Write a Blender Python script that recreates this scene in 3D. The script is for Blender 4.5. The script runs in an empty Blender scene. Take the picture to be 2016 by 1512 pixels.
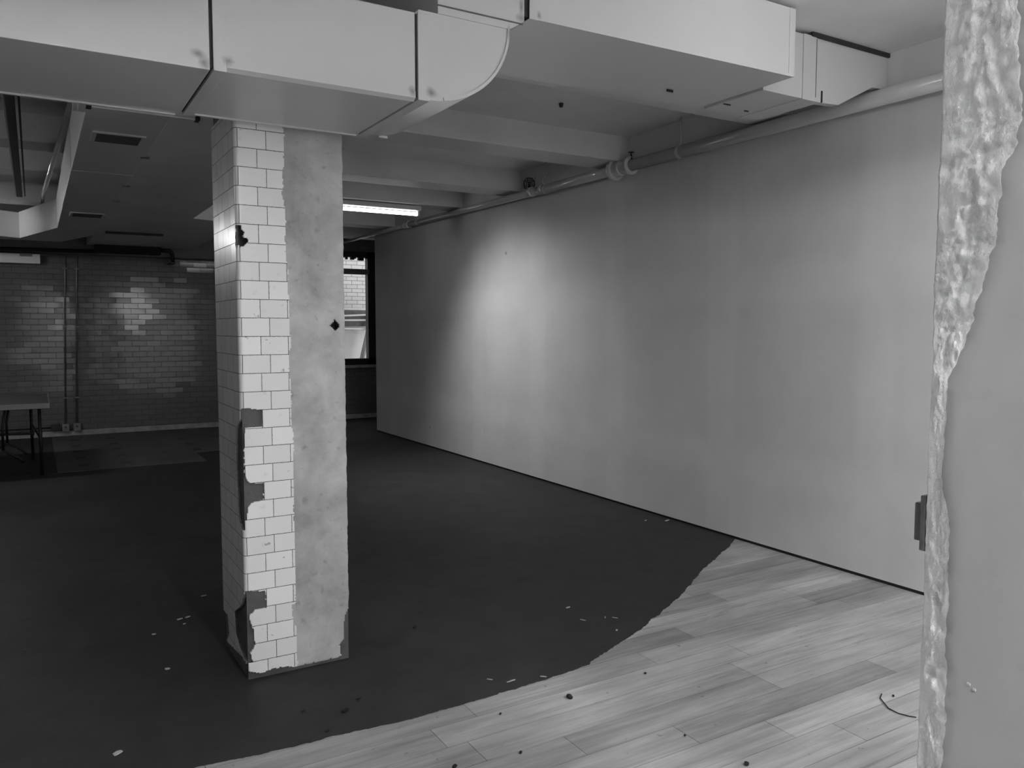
import bpy, bmesh, math, random
from mathutils import Vector, Matrix, noise
random.seed(7)
SC = bpy.context.scene
COL = SC.collection
R = math.radians

# ------------------------------------------------------------------ camera
cam_d = bpy.data.cameras.new('camera')
cam = bpy.data.objects.new('camera', cam_d); COL.objects.link(cam)
cam_d.sensor_width = 36.0
cam_d.lens = 1568.0 / 2016.0 * 36.0
cam_d.clip_start = 0.05
cam.location = (0, 0, 1.5)
cam.rotation_euler = (R(90 - 4.05), 0, R(-30.94))
SC.camera = cam

# ------------------------------------------------------------------ world, exposure
SC.view_settings.view_transform = 'Standard'
SC.view_settings.look = 'None'
SC.view_settings.exposure = 0.0
SC.view_settings.gamma = 1.0
SC.view_settings.use_curve_mapping = False
WORLD = 3.0
W = bpy.data.worlds.new('sky'); SC.world = W; W.use_nodes = True
W.node_tree.nodes['Background'].inputs[0].default_value = (0.8, 0.8, 0.8, 1)
W.node_tree.nodes['Background'].inputs[1].default_value = WORLD

TUBE_NEAR = 24.0
TUBE_NEAR_LEFT = 6.0
TUBE_ROOM = 360.0
TUBE_BACK = 10.0
TUBE_LEFT = 130.0
WINDOW_POWER = 10.5
SPOT_POWER = 185.0
SPOT_SECOND = 10.0
TUBE_LEFT_FILL = 36.0
# daylight from the windows of the room behind the camera
def area(name, loc, rot, sx, sy, power):
    l = bpy.data.lights.new(name, 'AREA'); l.shape = 'RECTANGLE'; l.size = sx; l.size_y = sy; l.energy = power
    o = bpy.data.objects.new(name, l); COL.objects.link(o); o.location = loc; o.rotation_euler = rot
    return o
area('daylight_window', (2.96, -3.9, 2.12), (R(90), 0, 0), 1.15, 0.70, WINDOW_POWER)
area('daylight_window', (1.15, -3.9, 1.95), (R(90), 0, 0), 0.80, 1.10, WINDOW_POWER)
# lamp tucked behind the third beam, thrown on the side wall
sl = bpy.data.lights.new('unseen_wall_spot', 'SPOT'); sl.energy = SPOT_POWER; sl.spot_size = R(100); sl.spot_blend = 1.0; sl.shadow_soft_size = 0.30
so = bpy.data.objects.new('unseen_wall_spot', sl); COL.objects.link(so); so.location = (2.55, 7.48, 2.90)
so.rotation_euler = (Vector((4.22, 6.72, 0.35)) - Vector((2.55, 7.48, 2.90))).to_track_quat('-Z', 'Y').to_euler()

s2 = bpy.data.lights.new('unseen_wall_spot', 'SPOT'); s2.energy = SPOT_SECOND; s2.spot_size = R(110); s2.spot_blend = 1.0; s2.shadow_soft_size = 0.06  # second unseen spot, added to lift the nearer stretch of side wall
s2o = bpy.data.objects.new('unseen_wall_spot', s2); COL.objects.link(s2o); s2o.location = (2.2, 5.78, 2.94)
s2o.rotation_euler = (Vector((4.22, 5.6, 1.0)) - Vector((2.2, 5.78, 2.94))).to_track_quat('-Z', 'Y').to_euler()

# ------------------------------------------------------------------ helpers
def lin(v):
    v /= 255.0
    return v / 12.92 if v <= 0.04045 else ((v + 0.055) / 1.055) ** 2.4

class NT:
    def __init__(s, name):
        s.m = bpy.data.materials.new(name); s.m.use_nodes = True
        s.t = s.m.node_tree; s.b = s.t.nodes['Principled BSDF']
        s.coord = s.t.nodes.new('ShaderNodeTexCoord')
    def n(s, typ, **kw):
        nd = s.t.nodes.new(typ)
        for k, v in kw.items():
            if k.startswith('i_'):
                key = k[2:]
                key = int(key) if key.isdigit() else key.replace('_', ' ')
                nd.inputs[key].default_value = v
            else: setattr(nd, k, v)
        return nd
    def l(s, a, b): s.t.links.new(a, b)
    def math(s, op, a, b=None, clamp=False):
        nd = s.t.nodes.new('ShaderNodeMath'); nd.operation = op; nd.use_clamp = clamp
        for i, x in enumerate((a, b)):
            if x is None: continue
            if isinstance(x, (int, float)): nd.inputs[i].default_value = x
            else: s.l(x, nd.inputs[i])
        return nd.outputs[0]
    def noise(s, scale, detail=3, rough=0.55, vec=None, dist=0.0, stretch=None):
        v = vec or s.coord.outputs['Object']
        if stretch:
            mp = s.n('ShaderNodeMapping'); mp.inputs['Scale'].default_value = stretch; s.l(v, mp.inputs[0]); v = mp.outputs[0]
        nd = s.n('ShaderNodeTexNoise', i_Scale=scale, i_Detail=detail, i_Roughness=rough, i_Distortion=dist)
        s.l(v, nd.inputs['Vector']); return nd.outputs[0]
    def ramp(s, x, a, b, lo=0.0, hi=1.0):
        nd = s.n('ShaderNodeMapRange', i_1=a, i_2=b, i_3=lo, i_4=hi); nd.clamp = True
        s.l(x, nd.inputs[0]); return nd.outputs[0]
    def grey(s, x, sock='Base Color'):
        c = s.n('ShaderNodeCombineColor')
        for i in range(3): s.l(x, c.inputs[i])
        s.l(c.outputs[0], s.b.inputs[sock])
    def bump(s, h, strength=0.3, dist=0.01):
        nd = s.n('ShaderNodeBump', i_Strength=strength, i_Distance=dist)
        s.l(h, nd.inputs['Height']); s.l(nd.outputs[0], s.b.inputs['Normal'])
    def sep(s, vec=None):
        nd = s.n('ShaderNodeSeparateXYZ'); s.l(vec or s.coord.outputs['Object'], nd.inputs[0]); return nd.outputs

def simple(name, v, rough=0.6, metal=0.0, var=0.12, scale=6.0, bump=0.0, bscale=60, spec=0.5, speck=0.0, stretch=None):
    """painted / plain surface with soft tonal mottling, optional bump and dark specks"""
    t = NT(name); b = t.b
    b.inputs['Roughness'].default_value = rough; b.inputs['Metallic'].default_value = metal
    b.inputs['Specular IOR Level'].default_value = spec
    x = t.ramp(t.noise(scale, 5, stretch=stretch), 0.3, 0.7, v * (1 - var), v * (1 + var))
    if speck:
        sp = t.ramp(t.noise(scale * 7, 2), 0.68, 0.74, 1.0, 1.0 - speck)
        x = t.math('MULTIPLY', x, sp)
    t.grey(x)
    if bump: t.bump(t.noise(bscale, 4), bump, 0.005)
    return t.m

def emitter(name, strength):
    t = NT(name)
    t.b.inputs['Base Color'].default_value = (.9, .9, .9, 1)
    t.b.inputs['Emission Color'].default_value = (1, 1, 1, 1)
    t.b.inputs['Emission Strength'].default_value = strength
    return t.m

class MB:
    def __init__(s): s.bm = bmesh.new()
    def box(s, x0, x1, y0, y1, z0, z1, bev=0.0):
        r = bmesh.ops.create_cube(s.bm, size=1.0)
        vs = r['verts']
        for v in vs:
            v.co = Vector((x0 + (v.co.x + .5) * (x1 - x0), y0 + (v.co.y + .5) * (y1 - y0), z0 + (v.co.z + .5) * (z1 - z0)))
        if bev:
            es = list({e for v in vs for e in v.link_edges})
            bmesh.ops.bevel(s.bm, geom=es, offset=bev, segments=2, affect='EDGES', profile=0.7)
        return s
    def prism(s, pts, axis, a, b):
        """polygon pts in the two other axes, extruded along axis from a to b"""
        def P(u, v, w):
            return {'x': (w, u, v), 'y': (u, w, v), 'z': (u, v, w)}[axis]
        A = [s.bm.verts.new(P(u, v, a)) for u, v in pts]; B = [s.bm.verts.new(P(u, v, b)) for u, v in pts]
        s.bm.faces.new(A); s.bm.faces.new(B[::-1])
        n = len(pts)
        for i in range(n): s.bm.faces.new((A[i], B[i], B[(i + 1) % n], A[(i + 1) % n]))
        return s
    def tube(s, pts, r, seg=16, cap=True):
        pts = [Vector(p) for p in pts]; rings = []
        rr = r if isinstance(r, (list, tuple)) else [r] * len(pts)
        prev = None
        for i, p in enumerate(pts):
            d = (pts[min(i + 1, len(pts) - 1)] - pts[max(i - 1, 0)]).normalized()
            if prev is None:
                u = d.orthogonal().normalized()
            else:
                u = (prev - d * prev.dot(d)).normalized()
            prev = u; w = d.cross(u)
            rings.append([s.bm.verts.new(p + (u * math.cos(2 * math.pi * k / seg) + w * math.sin(2 * math.pi * k / seg)) * rr[i]) for k in range(seg)])
        for a, b in zip(rings, rings[1:]):
            for k in range(seg):
                f = s.bm.faces.new((a[k], a[(k + 1) % seg], b[(k + 1) % seg], b[k])); f.smooth = True
        if cap: s.bm.faces.new(rings[0][::-1]); s.bm.faces.new(rings[-1])
        return s
    def lathe(s, origin, axis, prof, seg=24):
        """prof = [(distance along axis, radius)]"""
        o = Vector(origin); a = Vector(axis).normalized(); u = a.orthogonal().normalized(); w = a.cross(u); rings = []
        for d, r in prof:
            rings.append([s.bm.verts.new(o + a * d + (u * math.cos(2 * math.pi * k / seg) + w * math.sin(2 * math.pi * k / seg)) * max(r, 1e-4)) for k in range(seg)])
        for p, q in zip(rings, rings[1:]):
            for k in range(seg): s.bm.faces.new((p[k], p[(k + 1) % seg], q[(k + 1) % seg], q[k]))
        s.bm.faces.new(rings[0][::-1]); s.bm.faces.new(rings[-1])
        return s
    def build(s, name, mat, parent=None, loc=None, **tags):
        bmesh.ops.recalc_face_normals(s.bm, faces=s.bm.faces)
        me = bpy.data.meshes.new(name); 
        if loc is not None:
            for v in s.bm.verts: v.co -= Vector(loc)
        s.bm.to_mesh(me); s.bm.free()
        me.materials.append(mat)
        o = bpy.data.objects.new(name, me); COL.objects.link(o)
        if loc is not None: o.location = loc
        if parent is not None:
            o.parent = parent; 
            o.location = -Vector(parent.location) if loc is None else Vector(loc) - Vector(parent.location)
        for k, v in tags.items(): o[k] = v
        return o

def struct(name, mb, mat): return mb.build(name, mat, kind='structure')
def thing(name, label, cat, loc, group=None):
    o = bpy.data.objects.new(name, None); COL.objects.link(o); o.location = loc; o.empty_display_size = .1
    o['label'] = label; o['category'] = cat
    if group: o['group'] = group
    return o

# ------------------------------------------------------------------ materials
M = {}
M['ceiling'] = simple('ceiling_paint', 0.70, 0.55, var=0.10, scale=1.5, bump=0.15, bscale=25, speck=0.0)
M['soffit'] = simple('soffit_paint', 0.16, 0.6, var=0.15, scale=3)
M['beam'] = simple('beam_paint', 0.60, 0.45, var=0.08, scale=2.0, bump=0.15, bscale=20)
def duct_paint():
    t = NT('duct_paint'); t.b.inputs['Roughness'].default_value = 0.32
    v = t.ramp(t.noise(1.2, 4), 0.3, 0.7, 0.56, 0.60)
    co = t.coord.outputs['Object']
    nv = t.n('ShaderNodeTexNoise', i_Scale=30.0, i_Detail=3.0); t.l(co, nv.inputs['Vector'])
    # grime rubbed around the corners of the slipped seams
    for (x, y, z, sx, sz) in ((.488, 2.69, 2.328, .016, .022), (.470, 2.69, 2.352, .022, .014), (.562, 2.69, 2.345, .018, .016), (1.195, 2.69, 2.345, .014, .018), (1.272, 2.69, 2.350, .020, .018), (1.655, 2.69, 2.690, .020, .016), (1.655, 2.69, 2.73, .010, .03), (1.735, 2.69, 2.715, .010, .016), (1.600, 2.69, 2.62, .010, .03)):
        sub = t.n('ShaderNodeVectorMath'); sub.operation = 'SUBTRACT'; t.l(co, sub.inputs[0]); sub.inputs[1].default_value = (x, y, z)
        mul = t.n('ShaderNodeVectorMath'); mul.operation = 'MULTIPLY'; t.l(sub.outputs[0], mul.inputs[0]); mul.inputs[1].default_value = (1 / sx, 12, 1 / sz)
        ln = t.n('ShaderNodeVectorMath'); ln.operation = 'LENGTH'; t.l(mul.outputs[0], ln.inputs[0])
        d = t.math('ADD', ln.outputs['Value'], t.math('MULTIPLY', t.math('SUBTRACT', nv.outputs[0], 0.5), 1.2))
        v = t.math('MULTIPLY', v, t.ramp(d, 0.1, 1.3, 0.4, 1.0))
    t.grey(v)
    return t.m
M['duct'] = duct_paint()
M['seam_shade'] = simple('seam_shadow_gap', 0.03, 0.8, var=0.3)  # near-black fill standing in for the shade inside the duct seams
M['side_duct'] = simple('side_duct_paint', 0.68, 0.42, var=0.05, scale=1.5)
M['black'] = simple('black_metal', 0.008, 0.5, var=0.3)
M['black_wrap'] = simple('black_insulation', 0.010, 0.8, var=0.4, scale=20, bump=0.4)
M['pipe'] = simple('pipe_paint', 0.5, 0.13, var=0.06, scale=8)
M['pipe'].node_tree.nodes['Principled BSDF'].inputs['Specular IOR Level'].default_value = 1.0
M['white_metal'] = simple('white_enamel', 0.6, 0.4, var=0.05)
M['grey_metal'] = simple('grey_metal', 0.14, 0.45, metal=0.3, var=0.2, scale=15)
M['dim_metal'] = simple('conduit_metal', 0.16, 0.4, metal=0.4, var=0.2, scale=15)
M['gap_shade'] = simple('gap_shade_fill', 0.02, 0.9)
M['back_room'] = simple('back_room_paint', 0.70, 0.8)
M['curb'] = simple('curb_cement', 0.30, 0.8, var=0.25, scale=9, bump=0.4)
M['table_top'] = simple('table_laminate', 0.05, 0.5, var=0.1)
M['table_edge'] = simple('table_edge', 0.30, 0.5, var=0.1)
M['scrap'] = simple('pale_scrap', 0.45, 0.8)
M['scrap_dark'] = simple('dark_scrap', 0.01, 0.9)
M['plate'] = simple('switch_plate', 0.10, 0.45, var=0.2, scale=30)

# right-hand drywall: board joints filled with compound
def drywall():
    t = NT('taped_drywall'); t.b.inputs['Roughness'].default_value = 0.62; t.b.inputs['Specular IOR Level'].default_value = 0.35
    x, y, z = t.sep()
    wob = t.math('MULTIPLY', t.math('SUBTRACT', t.noise(1.3, 3), 0.5), 0.10)
    yy = t.math('ADD', y, wob); zz = t.math('ADD', z, wob)
    def band(c, pos, w, soft=0.03):
        d = t.math('ABSOLUTE', t.math('SUBTRACT', c, pos)); return t.ramp(d, w - soft, w + soft, 1, 0)
    mask = None
    for pos, w in ((2.9, .12), (4.12, .14), (5.34, .12), (6.56, .14), (7.78, .13), (9.0, .13), (10.2, .12)):
        b = band(yy, pos, w); mask = b if mask is None else t.math('MAXIMUM', mask, b)
    for pos, w in ((0.56, .12), (1.80, .13)):
        mask = t.math('MAXIMUM', mask, band(zz, pos, w, 0.05))
    sc = t.ramp(t.noise(2.2, 4), 0.3, 0.7, 0.95, 1.05)
    v = t.math('MULTIPLY', t.math('ADD', t.math('MULTIPLY', mask, 0.030), 0.58), sc)
    sp = t.ramp(t.noise(9, 1), 0.79, 0.81, 1.0, 0.6)
    t.grey(t.math('MULTIPLY', v, sp))
    t.bump(t.noise(14, 3), 0.06, 0.01)
    return t.m
M['drywall'] = drywall()

def planks():
    t = NT('worn_wood_planks'); t.b.inputs['Specular IOR Level'].default_value = 0.4
    at = t.n('ShaderNodeAttribute'); at.attribute_name = 'tone'
    x, y, z = t.sep()
    grain = t.noise(5, 5, 0.65, stretch=(0.35, 7, 1), dist=0.6)
    blot = t.noise(2.6, 4, 0.6, stretch=(0.5, 1.6, 1))
    v = t.math('MULTIPLY', t.ramp(grain, 0.28, 0.72, 0.72, 1.18), t.ramp(blot, 0.3, 0.68, 0.62, 1.15))
    v = t.math('MULTIPLY', v, at.outputs['Fac'])
    v = t.math('MULTIPLY', v, t.ramp(t.noise(4, 5, 0.7, stretch=(0.22, 2.2, 1), dist=1.2), 0.60, 0.74, 1.0, 0.5))
    v = t.math('MULTIPLY', v, t.ramp(t.noise(22, 2), 0.70, 0.76, 1.0, 0.5))
    t.grey(t.math('MULTIPLY', v, 0.45))
    t.l(t.ramp(blot, 0.3, 0.7, 0.42, 0.6), t.b.inputs['Roughness'])
    t.bump(grain, 0.12, 0.004)
    return t.m
M['planks'] = planks()

def darkfloor():
    t = NT('dark_sheet_floor'); t.b.inputs['Specular IOR Level'].default_value = 0.14
    a = t.noise(1.1, 6, 0.62); b = t.noise(6, 5, 0.6)
    v = t.math('MULTIPLY', t.ramp(a, 0.3, 0.7, 0.80, 1.25), t.ramp(b, 0.3, 0.7, 0.85, 1.15))
    v = t.math('MULTIPLY', v, t.ramp(t.noise(3.3, 3, 0.5, dist=0.4), 0.69, 0.75, 1.0, 0.62))
    v = t.math('MULTIPLY', v, t.ramp(t.noise(7.3, 3, 0.5, dist=0.8), 0.72, 0.78, 1.0, 1.5))
    t.grey(t.math('MULTIPLY', v, 0.038))
    t.l(t.ramp(a, 0.3, 0.7, 0.5, 0.72), t.b.inputs['Roughness'])
    t.bump(b, 0.15, 0.004)
    return t.m
M['darkfloor'] = darkfloor()

def checkfloor():
    t = NT('worn_tile_floor'); t.b.inputs['Roughness'].default_value = 0.6
    x, y, z = t.sep()
    fx = t.math('FRACT', t.math('DIVIDE', t.math('ADD', x, -0.36), 0.42)); fy = t.math('FRACT', t.math('DIVIDE', t.math('ADD', y, -9.66), 0.56))
    m = t.math('MULTIPLY', t.math('LESS_THAN', fx, 0.26), t.math('LESS_THAN', fy, 0.32))
    m = t.math('MULTIPLY', m, t.ramp(t.noise(1.4, 2), 0.40, 0.5, 0.0, 1.0))
    v = t.ramp(m, 0, 1, 0.085, 0.03)
    v = t.math('MULTIPLY', v, t.ramp(t.noise(2.2, 4), 0.3, 0.7, 0.8, 1.2))
    t.grey(v); return t.m
M['checkfloor'] = checkfloor()

def tilewall(name, base, mortar, w, h, off, coord, rough, gloss_var, bw=0.0013, dirt=0.3, moff=(0, 0, 0)):
    t = NT(name)
    src = t.coord.outputs[coord]
    if coord == 'Object':
        x, y, z = t.sep(); cb = t.n('ShaderNodeCombineXYZ'); t.l(x, cb.inputs[0]); t.l(z, cb.inputs[1]); src = cb.outputs[0]
    mp = t.n('ShaderNodeMapping'); mp.inputs['Location'].default_value = moff; t.l(src, mp.inputs[0])
    br = t.n('ShaderNodeTexBrick'); br.offset = off; br.offset_frequency = 2; br.squash = 1.0
    br.inputs['Scale'].default_value = 1.0; br.inputs['Mortar Size'].default_value = bw; br.inputs['Mortar Smooth'].default_value = 0.1
    br.inputs['Bias'].default_value = 0.0; br.inputs['Brick Width'].default_value = w; br.inputs['Row Height'].default_value = h
    br.inputs['Color1'].default_value = (0, 0, 0, 1); br.inputs['Color2'].default_value = (1, 1, 1, 1); br.inputs['Mortar'].default_value = (0.5, 0.5, 0.5, 1)
    t.l(mp.outputs[0], br.inputs['Vector'])
    rnd = br.outputs['Color']; fac = br.outputs['Fac']
    tone = t.ramp(rnd, 0, 1, base * 0.93, base * 1.05)
    tone = t.math('MULTIPLY', tone, t.ramp(t.noise(13, 4, 0.6), 0.64, 0.78, 1.0, 1.0 - dirt))
    tone = t.math('MULTIPLY', tone, t.ramp(t.noise(30, 3, 0.6), 0.70, 0.74, 1.0, 1.0 - dirt * 1.6))
    mx = t.n('ShaderNodeMix'); mx.data_type = 'FLOAT'
    t.l(fac, mx.inputs[0]); t.l(tone, mx.inputs[2]); mx.inputs[3].default_value = mortar
    t.grey(mx.outputs[0])
    t.l(t.ramp(fac, 0, 1, rough, 0.8), t.b.inputs['Roughness'])
    # every tile sits at its own slight tilt and waviness, so reflections break up tile by tile
    wn = t.n('ShaderNodeTexWhiteNoise'); wn.noise_dimensions = '1D'; t.l(t.math('MULTIPLY', rnd, 91.7), wn.inputs['W'])
    h1 = t.math('MULTIPLY', fac, -1.0)
    bmp = t.n('ShaderNodeBump', i_Strength=0.5, i_Distance=0.002); t.l(h1, bmp.inputs['Height'])
    sub = t.n('ShaderNodeVectorMath'); sub.operation = 'SUBTRACT'; t.l(wn.outputs['Color'], sub.inputs[0]); sub.inputs[1].default_value = (.5, .5, .5)
    scl = t.n('ShaderNodeVectorMath'); scl.operation = 'SCALE'; t.l(sub.outputs[0], scl.inputs[0]); scl.inputs['Scale'].default_value = gloss_var
    add = t.n('ShaderNodeVectorMath'); add.operation = 'ADD'; t.l(bmp.outputs[0], add.inputs[0]); t.l(scl.outputs[0], add.inputs[1])
    nz = t.n('ShaderNodeVectorMath'); nz.operation = 'NORMALIZE'; t.l(add.outputs[0], nz.inputs[0])
    t.l(nz.outputs[0], t.b.inputs['Normal'])
    return t.m
M['column_tile'] = tilewall('glazed_white_tile', 0.88, 0.05, 0.1139, 0.0767, 0.33, 'UV', 0.24, 0.02)
M['wall_tile'] = tilewall('glazed_wall_tile', 0.115, 0.045, 0.190, 0.0767, 0.5, 'Object', 0.09, 0.022, bw=0.003, moff=(0.03, -0.006, 0))
M['outside_brick'] = tilewall('outside_brick', 0.48, 0.15, 0.22, 0.075, 0.5, 'Object', 0.8, 0.0, bw=0.005, dirt=0.2)

def plaster(name, v, lo, hi, speck, bump, rough=0.85, sc=5):
    t = NT(name); t.b.inputs['Roughness'].default_value = rough; t.b.inputs['Specular IOR Level'].default_value = 0.3
    a = t.ramp(t.noise(sc, 6, 0.65, dist=0.3), 0.32, 0.7, lo, hi)
    b = t.ramp(t.noise(sc * 5, 4, 0.6), 0.60, 0.75, 1.0, 1.0 - speck)
    c = t.ramp(t.noise(sc * 0.5, 3, 0.6, stretch=(1, 1, .6)), 0.35, 0.65, 0.85, 1.12)
    t.grey(t.math('MULTIPLY', t.math('MULTIPLY', t.math('MULTIPLY', a, b), c), v))
    t.bump(t.noise(sc * 12, 5, 0.65), bump, 0.004)
    return t.m
M['skim'] = plaster('grey_plaster_skim', 0.50, 0.66, 1.14, 0.35, 0.25)
M['mortar'] = plaster('dark_mortar_bed', 0.11, 0.75, 1.2, 0.3, 0.8, sc=9)
M['pier'] = plaster('pier_plaster', 0.36, 0.95, 1.04, 0.05, 0.12, sc=3)
M['pier_rough_lit'] = plaster('lit_broken_plaster', 0.9, 0.92, 1.06, 0.25, 1.0, sc=10)  # broken plaster, made paler for the light its slanted face catches

# ------------------------------------------------------------------ the room shell
XW = 4.22; ZC = 3.05; YB = 12.6
# planks: rows along X, each plank a quad with a tone of its own
bm = bmesh.new(); lay = bm.faces.layers.float.new('tone_f')
rows_joint = {0: 0.9, 1: 2.344, 2: 2.015, 3: 1.618, 4: 1.297, 5: 2.767, 6: 2.34}
PW = 0.1485; y0 = 1.885
def row_y(k): return y0 + k * PW
tones = []
for k in range(-40, 16):
    ya, yb = row_y(k), row_y(k + 1)
    j = rows_joint.get(k - 0 + 1, random.uniform(0.2, 2.8))
    xs = [j]
    while xs[-1] < 6: xs.append(xs[-1] + random.uniform(0.9, 1.9))
    while xs[0] > -5: xs.insert(0, xs[0] - random.uniform(0.7, 1.6))
    for a, b in zip(xs, xs[1:]):
        g = 0.0011
        tone = random.uniform(0.74, 1.2)
        vs = [bm.verts.new(p) for p in ((a + g, ya + g, 0), (b - g, ya + g, 0), (b - g, yb - g, 0), (a + g, yb - g, 0))]
        f = bm.faces.new(vs); tones.append(tone)
        lo = [bm.verts.new((v.co.x, v.co.y, -0.006)) for v in vs]
        for q in range(4):
            bm.faces.new((vs[q], lo[q], lo[(q + 1) % 4], vs[(q + 1) % 4])); tones.append(tone * 0.6)
vs = [bm.verts.new(p) for p in ((-6, -4.1, -0.006), (6, -4.1, -0.006), (6, 13, -0.006), (-6, 13, -0.006))]
bm.faces.new(vs); tones.append(0.12)
me = bpy.data.meshes.new('floor'); bm.to_mesh(me); bm.free(); me.materials.append(M['planks'])
at = me.attributes.new('tone', 'FLOAT', 'FACE')
for i, v in enumerate(tones): at.data[i].value = v
fl = bpy.data.objects.new('floor', me); COL.objects.link(fl); fl['kind'] = 'structure'

# dark sheet covering with the torn, curving edge
edge = [(-6, 4.5), (-3, 3.75), (-0.8, 3.05), (0.0, 2.86), (0.413, 2.807), (0.608, 2.778), (0.891, 2.765), (1.167, 2.738), (1.39, 2.742), (1.628, 2.749), (1.89, 2.765), (2.075, 2.787), (2.095, 2.806), (2.299, 2.893), (2.44, 2.948), (2.538, 2.992), (2.788, 3.120), (3.088, 3.280), (3.477, 3.533), (3.853, 3.742), (4.09, 3.872), (4.30, 4.02)]
pts = []
for (ax, ay), (bx, by) in zip(edge, edge[1:]):
    n = max(2, int(math.hypot(bx - ax, by - ay) / 0.012))
    for i in range(n):
        f = i / n; x = ax + (bx - ax) * f; y = ay + (by - ay) * f
        amp = 0.012
        y += (noise.noise(Vector((x * 14, 3.1, 0))) + 0.6 * noise.noise(Vector((x * 55, 1.1, 0)))) * amp
        pts.append((x, y))
pts.append(edge[-1])
poly = pts + [(4.30, 10.9), (6.0, 10.9), (6.0, 12.75), (-6, 12.75)]
struct('floor', MB().prism(poly, 'z', 0.0005, 0.004), M['darkfloor'])
struct('floor', MB().box(0.16, 1.62, 9.38, 12.55, 0.004, 0.007).box(1.62, 2.6, 10.1, 12.55, 0.004, 0.0065), M['checkfloor'])
struct('floor', MB().prism([(-3, 8.9), (0.15, 9.4), (0.15, 12.55), (-3, 12.55)], 'z', 0.004, 0.0062), M['darkfloor'])

# ceiling and its concrete beams
struct('ceiling', MB().box(-6, 6.1, -4.1, 12.9, ZC, ZC + 0.15), M['ceiling'])
for i, (ya, yb) in enumerate(((3.54, 3.84), (5.2, 5.55), (6.86, 7.2), (8.12, 8.44), (10.1, 10.42), (11.5, 11.8))):
    struct('ceiling_beam', MB().box(-6, 6.0 if ya > 10.9 else XW + .05, ya, yb, 2.85, ZC + .01, 0.012), M['beam'])
struct('ceiling_beam', MB().prism([(.66, 3.85), (1.19, 3.85), (1.19, 4.45), (1.45, 4.6), (1.45, 8.8), (2.0, 9.0), (2.0, 12.3), (.66, 12.3)], 'z', 2.62, ZC + .01), M['ceiling'])
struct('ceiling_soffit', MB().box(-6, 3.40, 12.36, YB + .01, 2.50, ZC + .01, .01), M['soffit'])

# walls
struct('wall_right', MB().box(XW, XW + 0.10, 2.10, 10.85, 0.022, ZC), M['drywall'])
struct('wall_gap_shade', MB().box(XW + 0.012, XW + 0.09, 2.10, 10.84, 0.0, 0.024), M['gap_shade'])  # near-black fill painted as the shade under the raised drywall
struct('wall_right_return', MB().box(XW + 0.10, 6.1, 10.72, 10.84, 0, ZC), M['drywall'])
struct('wall_far_right', MB().box(6.0, 6.1, 10.8, 12.8, 0, ZC), M['back_room'])
struct('wall_left', MB().box(-6.1, -6.0, -4.1, 12.8, 0, ZC), M['wall_tile'])
# far tiled wall with the window opening
wx0, wx1, wz0, wz1 = 3.62, 4.90, 0.89, 2.74
b = MB().box(-6, wx0, YB, YB + .2, 0, ZC).box(wx1, 6.1, YB, YB + .2, 0, ZC).box(wx0, wx1, YB, YB + .2, 0, wz0).box(wx0, wx1, YB, YB + .2, wz1, ZC)
struct('wall_back', b, M['wall_tile'])
b = MB()
x = -6.0
pr = []
while x < 6.0:
    pr.append((x, 0.075 + 0.008 * noise.noise(Vector((x * 4, 0, 0))))); x += 0.1
b.prism(pr + [(6, .075), (6, 0.0), (-6, 0.0)], 'y', YB - 0.045, YB)
struct('baseboard_back', b, M['curb'])
# window frame, sashes, glass
b = MB().box(wx1 - .135, wx1, YB - .02, YB + .10, wz0, wz1).box(wx0, wx0 + .10, YB - .02, YB + .10, wz0, wz1)
b.box(wx0, wx1, YB - .02, YB + .10, wz0, wz0 + .10).box(wx0, wx1, YB - .02, YB + .10, wz1 - .09, wz1).box(wx0, wx1, YB + .03, YB + .09, 2.375, 2.46)
b.box(wx0 + .60, wx0 + .66, YB, YB + .08, wz0, wz1)
wn_ = thing('window_1', 'black framed window beyond the end of the drywall, with a brick wall outside', 'window', ((wx0 + wx1) / 2, YB, wz0))
del wn_['label']; del wn_['category']; wn_['kind'] = 'structure'
b.build('window_frame', M['black'], wn_)
MB().box(wx0 - .04, wx1 + .02, YB - .06, YB + .01, wz0 - .05, wz0 - .005, .005).build('window_sill', M['curb'], wn_)
MB().box(wx0 + .1, wx1 - .11, YB - .025, YB - .005, 2.385, 2.45).build('transom_bar', M['grey_metal'], wn_)
g = NT('window_glass'); g.b.inputs['Base Color'].default_value = (1, 1, 1, 1); g.b.inputs['Roughness'].default_value = 0.02
tr = g.n('ShaderNodeBsdfTransparent'); mx = g.n('ShaderNodeMixShader', i_0=0.06); gl = g.n('ShaderNodeBsdfGlossy', i_Roughness=0.02)
g.l(tr.outputs[0], mx.inputs[1]); g.l(gl.outputs[0], mx.inputs[2]); g.l(mx.outputs[0], g.t.nodes['Material Output'].inputs[0])
MB().box(wx0 + .1, wx1 - .11, YB + .055, YB + .06, wz0 + .1, wz1 - .08).build('pane', g.m, wn_)
# rubble hanging in the window head
b = MB()
for i in range(9):
    cx = 4.30 + i * 0.06 + random.uniform(-.02, .02); b.box(cx, cx + random.uniform(.03, .07), YB - .005, YB + .05, 2.625 - random.uniform(-.02, .03), 2.66)
b.build('broken_head', M['mortar'], wn_)

# the alley outside
struct('wall_outside', MB().box(2.5, 8.0, 14.8, 15.0, -0.5, 4.2), M['outside_brick'])
struct('ground_outside', MB().box(2.0, 8.0, 12.85, 14.8, -0.6, -0.5), M['curb'])

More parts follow.
